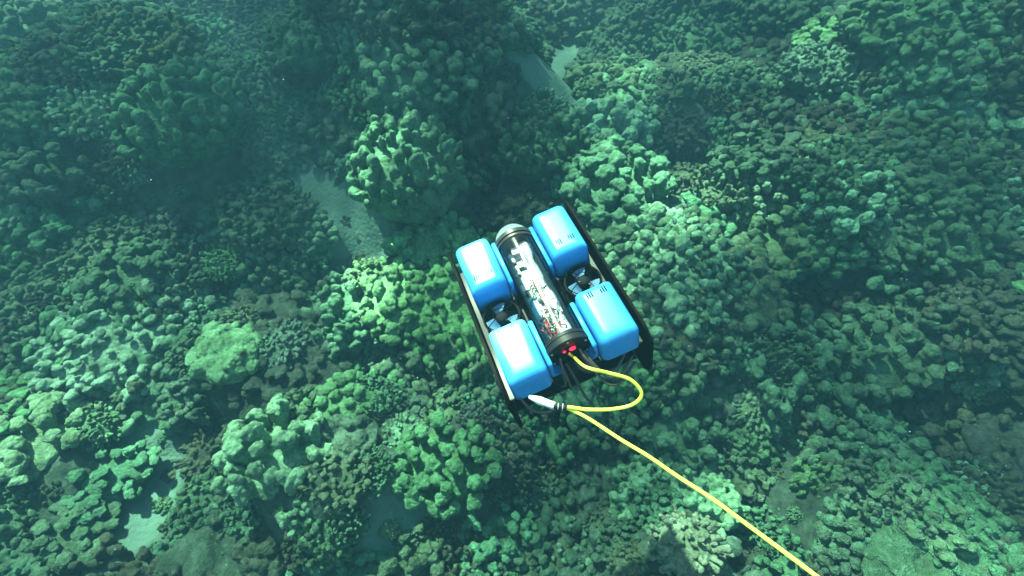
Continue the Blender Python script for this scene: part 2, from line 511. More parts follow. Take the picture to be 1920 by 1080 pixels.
def form_fingers(seed, n, r0, r1, hh=0.35, length=0.35, voxel=0.024):
    r = np.random.default_rng(seed)
    P, Nn = dome_points(n, hh, 0.7, 0.05, seed)
    blobs = [((0, 0, -0.12), np.diag([0.9, 0.9, hh]))]
    for p, nn in zip(P, Nn):
        rad = r0 + (r1 - r0) * r.random()
        ax = nn * 0.35 + np.array([0, 0, 1]) + r.normal(0, 0.2, 3); ax /= np.linalg.norm(ax)
        ln = length * (0.45 + 0.75 * r.random())
        k = max(3, int(ln / (rad * 0.6)))
        for i in range(k + 1):
            s = i / k
            blobs.append((p + ax * (ln * s), np.eye(3) * rad * (0.72 + 0.36 * s) * (1 + 0.08 * r.normal())))
    V, F = blob_mesh(blobs, 0.05, 3.5, seed)
    return fuse("coral_form", V, F, voxel, 1, 0.015, 15.0, seed)

def form_heads(seed, n, r0, r1, hh=0.45, length=0.42, voxel=0.020, bumps=7):
    """short columns standing side by side, each with a rounded cap of little bumps"""
    r = np.random.default_rng(seed)
    P, Nn = dome_points(n, hh, 0.6, -0.1, seed)
    blobs = [((0, 0, -0.15), np.diag([0.92, 0.92, hh * 0.95]))]
    for p, nn in zip(P, Nn):
        rad = r0 + (r1 - r0) * r.random() ** 1.4
        ax = nn * 0.55 + np.array([0, 0, 0.8]) + r.normal(0, 0.12, 3); ax /= np.linalg.norm(ax)
        ln = length * (0.35 + 0.75 * r.random())
        root = p - ax * ln * 0.55
        for i in range(4):
            t = i / 3
            blobs.append((root + ax * (ln * t), np.eye(3) * rad * (0.78 + 0.2 * t)))
        tip = root + ax * ln
        u = frame(ax, r.random() * 6.28)
        for k in range(bumps):
            a = k * 2.399 + r.normal(0, 0.3); e = 0.25 + 1.1 * (k + 0.5) / bumps
            d = u @ np.array([math.sin(e) * math.cos(a), math.sin(e) * math.sin(a), math.cos(e)])
            blobs.append((tip + d * rad * (0.72 + 0.12 * r.random()), np.eye(3) * rad * (0.40 + 0.14 * r.random())))
    V, F = blob_mesh(blobs, 0.05, 2.8, seed)
    return fuse("coral_form", V, F, voxel, 2, 0.006, 17.0, seed)

def form_branches(seed, n=150, hh=0.75, thick=0.05, wide=2.1, voxel=0.020, open_core=0.72):
    """cauliflower coral: short flattened branches standing apart from each other all over a small core"""
    r = np.random.default_rng(seed)
    P, Nn = dome_points(n, hh, 0.5, -0.2, seed)
    blobs = [((0, 0, -0.02), np.diag([open_core, open_core, hh * open_core]))]
    for p, nn in zip(P, Nn):
        base = p * (open_core - 0.03)
        k = 5
        w = 1 + (wide - 1) * r.random()
        Fm = frame(nn + r.normal(0, 0.12, 3), r.random() * 6.28)
        ln = 1.0 + 0.08 * r.normal()
        for i in range(k + 1):
            s = i / k
            c = base + (p * ln - base) * s
            blobs.append((c, Fm * (thick * (0.8 + 0.35 * s) * np.array([w, 1.0, 1.1]))))
    V, F = blob_mesh(blobs, 0.02, 4.0, seed)
    return fuse("coral_form", V, F, voxel, 1, 0.006, 18.0, seed)

def form_mound(seed, bumps=26, hh=0.55, voxel=0.03, r0=0.14, r1=0.34, rough=0.008):
    r = np.random.default_rng(seed)
    P, Nn = dome_points(bumps, hh, 0.7, -0.05, seed)
    blobs = [((0, 0, -0.1), np.diag([0.97, 0.97, hh]))]
    for p, nn in zip(P, Nn):
        rad = r0 + (r1 - r0) * r.random()
        blobs.append((p * 0.93 - nn * rad * 0.42, np.eye(3) * rad * np.array([1.2, 1.1, 1.0])))
    V, F = blob_mesh(blobs, 0.10, 2.2, seed)
    return fuse("coral_form", V, F, voxel, 3, rough, 9.0, seed)

FORMS = {
    'knob': [form_knobs(11, 130, 0.075, 0.13, 0.55, 1.2, 0.45, 0.020, 0.55), form_knobs(12, 160, 0.065, 0.115, 0.6, 1.15, 0.4, 0.019, 0.5),
             form_knobs(13, 105, 0.085, 0.15, 0.5, 1.2, 0.5, 0.020, 0.7), form_knobs(14, 150, 0.065, 0.125, 0.75, 1.2, 0.4, 0.019, 0.5)],
    'fine': [form_knobs(21, 240, 0.05, 0.09, 0.5, 1.4, 0.5, 0.016, 0.3), form_knobs(22, 300, 0.042, 0.08, 0.6, 1.4, 0.45, 0.015, 0.3),
             form_knobs(23, 220, 0.045, 0.095, 0.45, 1.3, 0.5, 0.017, 0.5)],
    'finger': [form_fingers(31, 85, 0.06, 0.09, 0.35, 0.34, 0.021), form_fingers(32, 110, 0.05, 0.08, 0.4, 0.36, 0.019), form_fingers(33, 60, 0.07, 0.115, 0.3, 0.42)],
    'branch': [form_branches(51, 150, 0.7, 0.062, 1.7, 0.018, 0.90), form_branches(52, 190, 0.65, 0.052, 1.7, 0.017, 0.90), form_branches(53, 120, 0.75, 0.068, 1.9, 0.019, 0.89)],
    'clump': [form_knobs(71, 40, 0.14, 0.24, 0.55, 1.2, 0.5, 0.028, 0.8), form_knobs(72, 30, 0.16, 0.28, 0.5, 1.2, 0.5, 0.030, 0.9), form_fingers(73, 22, 0.13, 0.2, 0.3, 0.55, 0.034)],
    'head': [form_heads(81, 44, 0.12, 0.19, 0.45, 0.42, 0.018, 10), form_heads(82, 60, 0.10, 0.16, 0.5, 0.4, 0.017, 10), form_heads(83, 34, 0.14, 0.22, 0.4, 0.5, 0.019, 12), form_heads(84, 54, 0.10, 0.17, 0.65, 0.42, 0.017, 10)],
    'mound': [form_mound(61), form_mound(62, 40, 0.5, 0.028, 0.10, 0.24, 0.02), form_mound(63, 16, 0.6, 0.03, 0.2, 0.45)],
}
FORM_LIST = [(k, i) for k in FORMS for i in range(len(FORMS[k]))]

# base colours of living and dead coral
TINTS = {
    'olive': (0.068, 0.152, 0.096), 'green': (0.074, 0.200, 0.124), 'pale': (0.140, 0.300, 0.198), 'tan': (0.088, 0.158, 0.098),
    'brown': (0.057, 0.090, 0.063), 'rust': (0.050, 0.056, 0.043), 'grey': (0.072, 0.140, 0.104), 'lime': (0.098, 0.255, 0.120), 'dark': (0.040, 0.062, 0.050), 'bright': (0.115, 0.290, 0.150), 'white': (0.15, 0.23, 0.165),
}

def jitter(col, s=0.12):
    k = 1 + s * random.gauss(0, 1)
    return tuple(max(0.02, c * k * (1 + 0.05 * random.gauss(0, 1))) for c in col)

# ---- colonies one can tell apart: (pixel, radius px, form, variant, tint, name, category, label, height stretch)
NAMED = [
    (1290, 1012, 62, 'branch', 0, 'white', 'cauliflower_coral', "pale cauliflower coral with knobbly tips beside the yellow tether at the bottom edge", 1.0),
    (1188, 1050, 46, 'branch', 1, 'tan', 'cauliflower_coral', "dull brown cauliflower coral left of the pale one, cut by the bottom edge", 0.8),
    (752, 810, 36, 'branch', 2, 'pale', 'cauliflower_coral', "round ridged cauliflower coral in the gap left of the robot's lowest corner", 0.9),
    (655, 692, 25, 'branch', 2, 'pale', 'cauliflower_coral', "smallest ridged cauliflower coral, left of the robot's lower half", 0.9),
    (1428, 750, 52, 'branch', 1, 'pale', 'cauliflower_coral', "wide flat grey cauliflower coral to the right of the yellow tether loop", 0.7),
    (1275, 728, 30, 'branch', 0, 'green', 'cauliflower_coral', "upright green cauliflower coral nearest the right end of the tether loop", 1.1),
    (1290, 240, 58, 'branch', 1, 'dark', 'cauliflower_coral', "large dark bushy cauliflower coral beside the sand slit above the robot", 0.9),
    (1292, 335, 42, 'branch', 0, 'brown', 'cauliflower_coral', "dark bushy coral just right of the green mound above the robot", 0.8),
    (420, 1022, 28, 'branch', 2, 'brown', 'cauliflower_coral', "small brown ridged coral beside the dark rounded boulder at the bottom edge", 0.9),
    (402, 830, 58, 'branch', 1, 'brown', 'cauliflower_coral', "dark spiky bush coral left of the big grey-green boulder", 0.7),
    (425, 640, 64, 'mound', 1, 'pale', 'mounding_coral', "smooth pale lumpy coral mound standing out left of the robot", 0.75),
    (1740, 1050, 110, 'mound', 1, 'olive', 'mounding_coral', "smooth green mound coral filling the lower right corner", 0.45),
    (1165, 895, 36, 'mound', 2, 'olive', 'mounding_coral', "smooth rounded head below the robot and left of the tether", 1.0),
    (520, 835, 80, 'head', 2, 'pale', 'lobe_coral', "broad pale knobby boulder coral in the lower left quarter", 1.1),
    (645, 830, 70, 'mound', 1, 'grey', 'boulder_coral', "grey boulder with a shaded face joined to the pale knobby boulder", 1.2),
    (835, 850, 80, 'head', 0, 'green', 'lobe_coral', "rounded lobe coral below the robot's lowest corner", 0.9),
    (765, 295, 100, 'knob', 1, 'green', 'lobe_coral', "tall dome of lobe coral standing beside the bright sand pocket", 1.3),
    (345, 190, 105, 'knob', 1, 'green', 'lobe_coral', "large lit coral dome in the upper left with a dark side", 1.1),
    (1145, 225, 62, 'head', 2, 'pale', 'lobe_coral', "brightest pale knobby ridge coral above the robot", 1.1),
    (1160, 330, 80, 'head', 0, 'green', 'lobe_coral', "green lobed mound just above the robot's right front float", 0.9),
    (1495, 640, 78, 'fine', 1, 'rust', 'encrusting_coral', "dark rusty brown dome coral right of the robot", 0.9),
    (1000, 245, 90, 'fine', 0, 'olive', 'lobe_coral', "dark olive coral ridge rising above the enclosure dome", 1.1),
    (965, 350, 85, 'fine', 2, 'brown', 'encrusting_coral', "dark brown fine grained coral just behind the robot's clear dome", 0.6),
    (765, 535, 84, 'knob', 0, 'bright', 'lobe_coral', "bright yellow-green knob coral directly left of the robot", 0.9),
    (805, 425, 74, 'knob', 2, 'bright', 'lobe_coral', "green finger-knobbed slope between sand pocket and robot", 0.8),
    (1540, 115, 65, 'fine', 1, 'pale', 'lobe_coral', "pale lit coral crest near the top right", 0.9),
    (435, 475, 46, 'fine', 1, 'lime', 'lobe_coral', "small yellowish knob coral in the middle of the left half", 0.9),
    (505, 385, 72, 'fine', 0, 'olive', 'lobe_coral', "dark coral ridge just left of the sand pocket", 0.9),
    (100, 295, 80, 'head', 1, 'olive', 'coral_bank', "coral bank lit from above at the left edge", 0.9),
    (1350, 345, 46, 'finger', 0, 'tan', 'finger_coral', "pale capped finger corals below the sand slit", 1.0),
    (1395, 222, 24, 'mound', 1, 'pale', 'mounding_coral', "small pale ring-shaped coral beside the sand slit", 1.0),
    (1450, 430, 70, 'head', 2, 'tan', 'coral_bank', "bank of pale tipped coral heads in the right half", 0.9),
    (1345, 640, 52, 'knob', 2, 'green', 'lobe_coral', "green lobed coral just right of the robot's rear foot", 0.9),
    (1045, 790, 62, 'finger', 2, 'green', 'finger_coral', "upright green finger coral stumps under the tether loop", 1.0),
    (1000, 700, 60, 'finger', 1, 'olive', 'finger_coral', "olive finger coral seen under the robot's rear end", 1.0),
    (535, 738, 26, 'finger', 2, 'olive', 'finger_coral', "short dark column coral with a pale cap above the knobby boulder", 1.6),
    (590, 760, 24, 'mound', 2, 'lime', 'mounding_coral', "two-knobbed little yellow coral above the knobby boulder", 0.9),
    (1260, 790, 76, 'head', 3, 'olive', 'lobe_coral', "dull olive lobed coral right of where tether leaves its clamp", 0.9),
    (1410, 810, 46, 'knob', 0, 'olive', 'lobe_coral', "grey-green lobe coral below the wide flat cauliflower coral", 1.0),
    (1530, 890, 40, 'knob', 2, 'lime', 'lobe_coral', "tall yellow-green knobbed spire right of the tether", 1.7),
    (1640, 640, 90, 'head', 3, 'olive', 'coral_bank', "wide low coral bank right of the rusty dome", 0.7),
    (1800, 800, 90, 'head', 0, 'brown', 'coral_bank', "dark overhanging coral bank at the right edge", 0.8),
    (1690, 860, 60, 'head', 1, 'green', 'coral_bank', "row of green coral heads below the dark overhanging bank", 0.8),
    (60, 800, 75, 'head', 2, 'pale', 'coral_bank', "pale scaly coral bank at the lower left edge", 0.7),
    (200, 860, 80, 'head', 3, 'green', 'coral_bank', "green scaly coral bank left of the long sand strip", 0.4),
    (110, 990, 80, 'head', 0, 'olive', 'coral_bank', "olive scaly coral in the bottom left corner", 0.5),
    (510, 1010, 62, 'mound', 1, 'brown', 'boulder_coral', "dark olive rounded boulder at the bottom left of centre", 1.1),
    (390, 935, 60, 'knob', 3, 'olive', 'lobe_coral', "lobed coral right of the long sand strip", 0.8),
    (370, 1050, 44, 'knob', 1, 'lime', 'lobe_coral', "yellow-green lobed coral at the bottom edge left of the boulder", 0.9),
    (930, 990, 70, 'head', 1, 'green', 'lobe_coral', "green round-knobbed coral at the bottom centre", 0.9),
    (1390, 950, 48, 'mound', 0, 'olive', 'mounding_coral', "smooth coral touching the right side of the tether above the pale cauliflower", 0.8),
    (240, 500, 70, 'head', 1, 'olive', 'coral_bank', "blurred coral bank in the middle of the left half", 0.8),
    (120, 395, 60, 'head', 2, 'green', 'coral_bank', "pale coral bank below the lit one at the left edge", 0.8),
    (1330, 60, 90, 'fine', 1, 'olive', 'lobe_coral', "hazy coral bank at the top right of centre", 0.8),
    (60, 60, 80, 'head', 3, 'pale', 'coral_bank', "streaky pale coral in the top left corner", 0.8),
    (580, 55, 85, 'fine', 0, 'olive', 'lobe_coral', "hazy coral head at the top left of centre", 0.9),
]
named_spots = []
for (px, py, rp, form, var, tint, name, label, st) in NAMED:
    x, y, z, dep = at(px, py + rp * 0.25)
    rad = rp / FPX * dep
    me = FORMS[form][var]
    o = bpy.data.objects.new(name, me); scene.collection.objects.link(o)
    o.location = (x, y, z - rad * 0.08)
    o.rotation_euler = (random.gauss(0, 0.06), random.gauss(0, 0.06), random.uniform(0, 6.28))
    o.scale = (rad * random.uniform(0.98, 1.12), rad * random.uniform(0.98, 1.12), rad * st * 1.1)
    o["tint"] = jitter(TINTS[tint], 0.05)
    tag(o, label, name.replace('_', ' '))
    named_spots.append((x, y, rad))

# ---- the rest of the coral cover: one mass, instanced over the seabed
def build_cover():
    pts = []
    ns = np.array([[a, b, c] for a, b, c in named_spots])
    for layer, y in ((0, 0.0), (1, -0.1), (2, 0.1)):
      while y < (10.5, 7.5, 5.0)[layer]:
        step = (0.235 + 0.010 * y, 0.145 + 0.008 * y, 0.13)[layer]
        half = 1.35 + (y * 0.616 + CAM_H * 0.788) * 1.01 + 0.6
        xx = -half
        while xx < half:
            pts.append((xx + rng.uniform(-0.5, 0.5) * step, y + rng.uniform(-0.5, 0.5) * step, step, layer))
            xx += step
        y += step * 0.9
    pts = np.array(pts)
    x, y, st, lay = pts.T
    s = sand_mask(x, y)
    d = np.full(len(x), 9.0)
    for a, b, c in ns:
        d = np.minimum(d, np.hypot(x - a, y - b) - c * 0.85 - np.where(lay == 0, 0.50, 0.12) * st)
    keep = ((sand_mask(x, y, 0.10) < 0.3) | ((lay > 0) & (s < 0.45)) | ((lay == 2) & ((s < 0.3) | (rng.random(len(x)) < 0.2)))) & ((d > 0) | ((lay == 2) & (s > 0.2)))
    x, y, st, lay = x[keep], y[keep], st[keep], lay[keep]
    n = len(x)
    e = 0.06
    z = height(x, y)
    gx = (height(x + e, y) - height(x - e, y)) / (2 * e); gy = (height(x, y + e) - height(x, y - e)) / (2 * e)
    zone = fbm(np.stack([x * 0.7, y * 0.7, x * 0], 1), 131, 2)          # which growth form dominates here
    tone = fbm(np.stack([x * 0.9 + 9, y * 0.9, x * 0], 1), 151, 2)
    right = np.clip((x - 1.2) / 1.2, 0, 1); left = np.clip((-x - 0.9) / 1.0, 0, 1)
    index = np.zeros(n, np.int32); tint = np.zeros((n, 4), np.float32); scl = np.zeros((n, 3), np.float32); rot = np.zeros((n, 3), np.float32)
    for i in range(n):
        u = rng.random()
        edge = max(right[i], left[i])
        w = {'fine': 2.6 + max(0, -zone[i]) * 2.0, 'knob': 1.0 + max(0, zone[i]) * 2.0, 'head': 0.5 + max(0, zone[i]) * 0.8,
             'finger': 0.9 + 1.0 * (abs(zone[i]) < 0.15), 'branch': 0.06, 'mound': 0.06}
        if lay[i] == 2:
            w = {'clump': 2.0, 'mound': 0.6, 'branch': 0.15}
        elif lay[i]:
            w = {'clump': 1.0, 'finger': 1.0, 'head': 0.9, 'knob': 0.6, 'branch': 0.35}
        tot = sum(w.values()); acc = 0
        for k, v in w.items():
            acc += v / tot
            if u <= acc: break
        var = rng.integers(len(FORMS[k]))
        index[i] = FORM_LIST.index((k, var))
        r = st[i] * (rng.uniform(1.0, 1.55) if lay[i] == 0 else rng.uniform(0.5, 0.95)) * ({'branch': 0.6, 'head': 0.62, 'knob': 0.85, 'finger': 0.85}.get(k, 1.0) if lay[i] == 0 else 1.0)
        if lay[i] == 2: r = rng.uniform(0.015, 0.05)
        scl[i] = (r * rng.uniform(0.85, 1.2), r * rng.uniform(0.85, 1.2), r * (rng.uniform(0.5, 1.0) if lay[i] == 0 else rng.uniform(0.7, 1.2)))
        tl = 0.45
        nrm = Vector((-gx[i] * tl + rng.normal(0, 0.08), -gy[i] * tl + rng.normal(0, 0.08), 1)).normalized()
        q = nrm.to_track_quat('Z', 'Y') @ Quaternion((0, 0, 1), rng.uniform(0, 6.283))
        rot[i] = q.to_euler()
        names = ['olive', 'green', 'tan', 'grey', 'brown', 'pale', 'lime', 'dark']
        pw = np.array([2.2, 1.3 + max(0, tone[i]) * 2, 1.0, 0.9, 1.0 + max(0, -tone[i]) * 2.4, 0.55, 0.10, 0.45 + max(0, -tone[i])])
        c = TINTS[names[rng.choice(8, p=pw / pw.sum())]]
        tint[i] = (*jitter(c, 0.14), 1)
    z = z - scl[:, 2] * 0.12
    me = bpy.data.meshes.new("coral_cover")
    me.from_pydata(np.stack([x, y, z], 1).tolist(), [], [])
    a = me.attributes.new("tint", 'FLOAT_COLOR', 'POINT'); a.data.foreach_set("color", tint.ravel())
    a = me.attributes.new("size", 'FLOAT_VECTOR', 'POINT'); a.data.foreach_set("vector", scl.ravel())
    a = me.attributes.new("turn", 'FLOAT_VECTOR', 'POINT'); a.data.foreach_set("vector", rot.ravel())
    a = me.attributes.new("form", 'INT', 'POINT'); a.data.foreach_set("value", index)
    o = link("coral_cover", me, M_CORAL)
    col = bpy.data.collections.new("coral_forms")
    for j, (k, v) in enumerate(FORM_LIST):
        col.objects.link(bpy.data.objects.new("form_%02d" % j, FORMS[k][v]))
    g = bpy.data.node_groups.new("scatter", 'GeometryNodeTree')
    g.interface.new_socket("Geometry", in_out='INPUT', socket_type='NodeSocketGeometry')
    g.interface.new_socket("Geometry", in_out='OUTPUT', socket_type='NodeSocketGeometry')
    N, L = g.nodes.new, g.links.new
    gi, go = N("NodeGroupInput"), N("NodeGroupOutput")
    ci = N("GeometryNodeCollectionInfo"); ci.inputs["Collection"].default_value = col
    ci.inputs["Separate Children"].default_value = True; ci.inputs["Reset Children"].default_value = True
    ip = N("GeometryNodeInstanceOnPoints"); ip.inputs["Pick Instance"].default_value = True
    def attr(nm, typ):
        q = N("GeometryNodeInputNamedAttribute"); q.data_type = typ; q.inputs["Name"].default_value = nm
        return q.outputs["Attribute"]
    er = N("FunctionNodeEulerToRotation")
    L(attr("turn", 'FLOAT_VECTOR'), er.inputs[0])
    L(gi.outputs[0], ip.inputs["Points"]); L(ci.outputs[0], ip.inputs["Instance"])
    L(attr("form", 'INT'), ip.inputs["Instance Index"]); L(er.outputs[0], ip.inputs["Rotation"])
    L(attr("size", 'FLOAT_VECTOR'), ip.inputs["Scale"]); L(ip.outputs[0], go.inputs[0])
    md = o.modifiers.new("scatter", 'NODES'); md.node_group = g
    tag(o, "carpet of olive and green lobe corals covering the reef", "coral", kind="stuff")
    print("cover instances", n, "form verts", sum(len(m.vertices) for k in FORMS for m in FORMS[k]))
build_cover()

# ------------------------------------------------------------------ the underwater robot
ROBOT_LOC = Vector((0.0628, 0.7680, CAM_H - 0.9665))
ROBOT_ROT = Matrix.Rotation(R(20.5), 4, 'Z') @ Matrix.Rotation(R(0.7), 4, 'X') @ Matrix.Rotation(R(-12.4), 4, 'Y')
robot = bpy.data.objects.new("underwater_robot", None)
scene.collection.objects.link(robot)
robot.empty_display_size = 0.1
robot.matrix_world = Matrix.Translation(ROBOT_LOC) @ ROBOT_ROT
tag(robot, "blue and black remotely operated underwater robot hovering above the coral on a yellow tether", "underwater robot")
RM = Matrix.Translation(ROBOT_LOC) @ ROBOT_ROT
def body(x, y, z): return RM @ Vector((x, y, z))

def rounded_poly(pts, rad, seg=6):
    """polygon with rounded corners (2-D); rad may be one number or one per corner"""
    out = []; n = len(pts)
    for i in range(n):
        p0, p1, p2 = Vector(pts[i - 1]), Vector(pts[i]), Vector(pts[(i + 1) % n])
        r = rad[i] if isinstance(rad, (list, tuple)) else rad
        if r <= 0: out.append(p1); continue
        a = (p0 - p1).normalized(); b = (p2 - p1).normalized()
        ang = a.angle(b); d = min(r / math.tan(ang / 2), 0.49 * (p0 - p1).length, 0.49 * (p2 - p1).length)
        s, e = p1 + a * d, p1 + b * d
        for k in range(seg + 1):
            t = k / seg
            out.append((1 - t) ** 2 * s + 2 * t * (1 - t) * p1 + t ** 2 * e)
    return out

def prism(bm, poly, z0, z1, fn=lambda u, v, w: (u, v, w)):
    lo = [bm.verts.new(fn(p[0], p[1], z0)) for p in poly]
    hi = [bm.verts.new(fn(p[0], p[1], z1)) for p in poly]
    n = len(poly); fs = []
    for i in range(n):
        fs.append(bm.faces.new((lo[i], lo[(i + 1) % n], hi[(i + 1) % n], hi[i])))
    top = bm.faces.new(hi); bot = bm.faces.new(lo[::-1])
    bmesh.ops.recalc_face_normals(bm, faces=fs + [top, bot])
    return top, bot

def loft(bm, rings, close_top=True, close_bot=True):
    R_ = [[bm.verts.new(p) for p in r] for r in rings]
    n = len(R_[0]); fs = []
    for a, b in zip(R_, R_[1:]):
        for i in range(n):
            fs.append(bm.faces.new((a[i], a[(i + 1) % n], b[(i + 1) % n], b[i])))
    if close_top: fs.append(bm.faces.new(R_[-1]))
    if close_bot: fs.append(bm.faces.new(R_[0][::-1]))
    bmesh.ops.recalc_face_normals(bm, faces=fs)

def cyl(bm, a, b, r0, r1=None, seg=32, caps=True):
    a, b = Vector(a), Vector(b); r1 = r0 if r1 is None else r1
    ax = (b - a).normalized(); u = ax.orthogonal().normalized(); v = ax.cross(u)
    ring = lambda c, r: [c + u * (r * math.cos(t)) + v * (r * math.sin(t)) for t in [2 * math.pi * k / seg for k in range(seg)]]
    loft(bm, [ring(a, r0), ring(b, r1)], caps, caps)

def lathe(bm, a, axis, prof, seg=40, caps=True):
    """prof: list of (distance along the axis, radius)"""
    a = Vector(a); ax = Vector(axis).normalized(); u = ax.orthogonal().normalized(); v = ax.cross(u)
    rings = [[a + ax * d + u * (r * math.cos(t)) + v * (r * math.sin(t)) for t in [2 * math.pi * k / seg for k in range(seg)]] for d, r in prof]
    loft(bm, rings, caps, caps)

def torus(bm, c, axis, R0, r0, seg=48, s2=8):
    c = Vector(c); ax = Vector(axis).normalized(); u = ax.orthogonal().normalized(); v = ax.cross(u)
    V = []
    for i in range(seg):
        t = 2 * math.pi * i / seg; d = u * math.cos(t) + v * math.sin(t)
        V.append([bm.verts.new(c + d * (R0 + r0 * math.cos(w)) + ax * (r0 * math.sin(w))) for w in [2 * math.pi * k / s2 for k in range(s2)]])
    fs = []
    for i in range(seg):
        for k in range(s2):
            fs.append(bm.faces.new((V[i][k], V[(i + 1) % seg][k], V[(i + 1) % seg][(k + 1) % s2], V[i][(k + 1) % s2])))
    bmesh.ops.recalc_face_normals(bm, faces=fs)

def catmull(pts, per=10):
    P = [Vector(p) for p in pts]; P = [P[0] * 2 - P[1]] + P + [P[-1] * 2 - P[-2]]
    out = []
    for i in range(1, len(P) - 2):
        for k in range(per):
            t = k / per
            a, b, c, d = P[i - 1], P[i], P[i + 1], P[i + 2]
            out.append(0.5 * ((2 * b) + (c - a) * t + (2 * a - 5 * b + 4 * c - d) * t * t + (3 * b - a - 3 * c + d) * t ** 3))
    out.append(P[-2])
    return out

def tube(bm, pts, r, seg=10, smooth=10):
    path = catmull(pts, smooth) if smooth else [Vector(p) for p in pts]
    rings = []; u = None
    for i, p in enumerate(path):
        tg = (path[min(i + 1, len(path) - 1)] - path[max(i - 1, 0)]).normalized()
        u = tg.orthogonal().normalized() if u is None else (u - tg * u.dot(tg)).normalized()
        v = tg.cross(u)
        rr = r[0] + (r[1] - r[0]) * i / (len(path) - 1) if isinstance(r, tuple) else r
        rings.append([p + u * (rr * math.cos(t)) + v * (rr * math.sin(t)) for t in [2 * math.pi * k / seg for k in range(seg)]])
    loft(bm, rings)

def rbox(bm, lo, hi, bev=0.002):
    lo, hi = Vector(lo), Vector(hi)
    t = bmesh.new()
    bmesh.ops.create_cube(t, size=1)
    for v in t.verts:
        v.co = Vector(((lo[i] + hi[i]) / 2 + v.co[i] * (hi[i] - lo[i]) for i in range(3)))
    if bev: bmesh.ops.bevel(t, geom=t.edges[:], offset=bev, segments=2, affect='EDGES')
    me = bpy.data.meshes.new("tmp"); t.to_mesh(me); t.free(); bm.from_mesh(me); bpy.data.meshes.remove(me)

TZ = -0.056                       # axis of the enclosure tube
XI, XO = 0.063, 0.1615
def fairing(side, front):
    """block of blue foam cover: rounded in plan, shouldered at the top; the front ones are scooped round the thruster"""
    sgn = 1 if front else -1
    y_in, y_out = (0.050, 0.219) if front else (0.060, 0.219)
    pl = [(XI, y_out), (XO, y_out), (XO, y_in), (XI, y_in)]
    rad = [0.020, 0.020, 0.012, 0.018] if front else [0.020, 0.018, 0.012, 0.014]
    base = rounded_poly(pl, rad, 6)
    cx, cyy = (XI + XO) / 2, (y_in + y_out) / 2
    bm = bmesh.new()
    rings = []
    rb = 0.025
    prof = [(-0.088, 0.0)] + [(-0.086 + 0.001, 0.0)] + [(-rb, 0.0015)]
    for k in range(1, 8):
        t = k / 7 * math.pi / 2
        prof.append((-rb + rb * math.sin(t), 0.0015 + 0.85 * rb * (1 - math.cos(t))))
    def inset(p, d):
        hx, hy = (XO - XI) / 2, (y_out - y_in) / 2
        q = Vector((cx + (p[0] - cx) * (hx - d) / hx, cyy + (p[1] - cyy) * (hy - d) / hy))
        return q
    for z, d in prof:
        rings.append([(side * inset(p, d)[0], sgn * inset(p, d)[1], z) for p in base])
    # slightly crowned cap
    last = prof[-1][1]
    for d, z in ((last + 0.008, 0.0003), (last + 0.020, 0.0004)):
        rings.append([(side * inset(p, d)[0], sgn * inset(p, d)[1], z) for p in base])
    loft(bm, rings)
    o = bm_obj("fairing", bm, M_BLUE, robot, True, 50)
    # two groups of three dark boxes painting the shade of recessed slots, next to the thruster
    bm = bmesh.new()
    for gx in (0.096, 0.131):
        for k in (-1, 0, 1):
            x0 = gx + k * 0.0058
            y0, y1 = (0.084, 0.100) if front else (0.0795, 0.0955)
            ln = 0.004 * (k == -1)
            lo = (min(side * (x0 - 0.0014), side * (x0 + 0.0014)), min(sgn * (y0 + ln), sgn * y1), -0.004)
            hi = (max(side * (x0 - 0.0014), side * (x0 + 0.0014)), max(sgn * (y0 + ln), sgn * y1), 0.0020)
            rbox(bm, lo, hi, 0)
    bm_obj("vent_slot_shade", bm, M_SLOT, o, False)
    # inner shoulder of the cover, lower and next to the enclosure
    bm = bmesh.new()
    ya, yb = (0.054, 0.206) if front else (0.064, 0.200)
    sec = [(0.0615, -0.098), (0.0615, -0.034), (0.0590, -0.0295), (0.0545, -0.0285), (0.0500, -0.0305)]
    sec += [(0.0545 * math.cos(t), TZ - 0.0545 * math.sin(t)) for t in [R(-24 + 10 * k) for k in range(9)]] + [(0.034, -0.101)]
    scx, scz = 0.055, -0.070
    rings = []
    for y, d in ((ya, 0.55), (ya + 0.002, 0.85), (ya + 0.007, 1.0), (yb - 0.007, 1.0), (yb - 0.002, 0.85), (yb, 0.55)):
        rings.append([(side * (scx + (p[0] - scx) * d), sgn * y, scz + (p[1] - scz) * d) for p in sec])
    loft(bm, rings)
    bm_obj("shoulder", bm, M_BLUE, o, True, 50)

for side in (-1, 1):
    for front in (True, False):
        fairing(side, front)

# side panels
for side in (-1, 1):
    bm = bmesh.new()
    prof = [(0.238, -0.028), (-0.205, -0.028), (-0.238, -0.06), (-0.240, -0.20), (-0.215, -0.252), (0.20, -0.252), (0.238, -0.21)]
    poly = rounded_poly(prof, [0.01, 0.03, 0.03, 0.04, 0.03, 0.03, 0.03], 5)
    x0, x1 = (0.1740, 0.1815) if side > 0 else (-0.1815, -0.1740)
    prism(bm, poly, x0, x1, lambda u, v, w: (w, u, v))
    bmesh.ops.bevel(bm, geom=[e for e in bm.edges if abs(e.verts[0].co.x - e.verts[1].co.x) < 1e-6 and len(e.link_faces) == 2 and any(abs(f.normal.x) > 0.9 for f in e.link_faces)], offset=0.0012, segments=2, affect='EDGES')
    p = bm_obj("side_panel", bm, M_EDGE, robot, True, 35)
    for (y, z) in ((0.19, -0.06), (0.03, -0.06), (-0.10, -0.06), (-0.20, -0.10), (0.2, -0.2), (-0.18, -0.22), (-0.02, -0.13), (0.1, -0.13)):
        bm = bmesh.new()
        xx = side * 0.1815
        lathe(bm, (xx, y, z), (side, 0, 0), [(0, 0.0045), (0.002, 0.0045), (0.0028, 0.003)], 14)
        bm_obj("bolt", bm, M_STEEL, p)

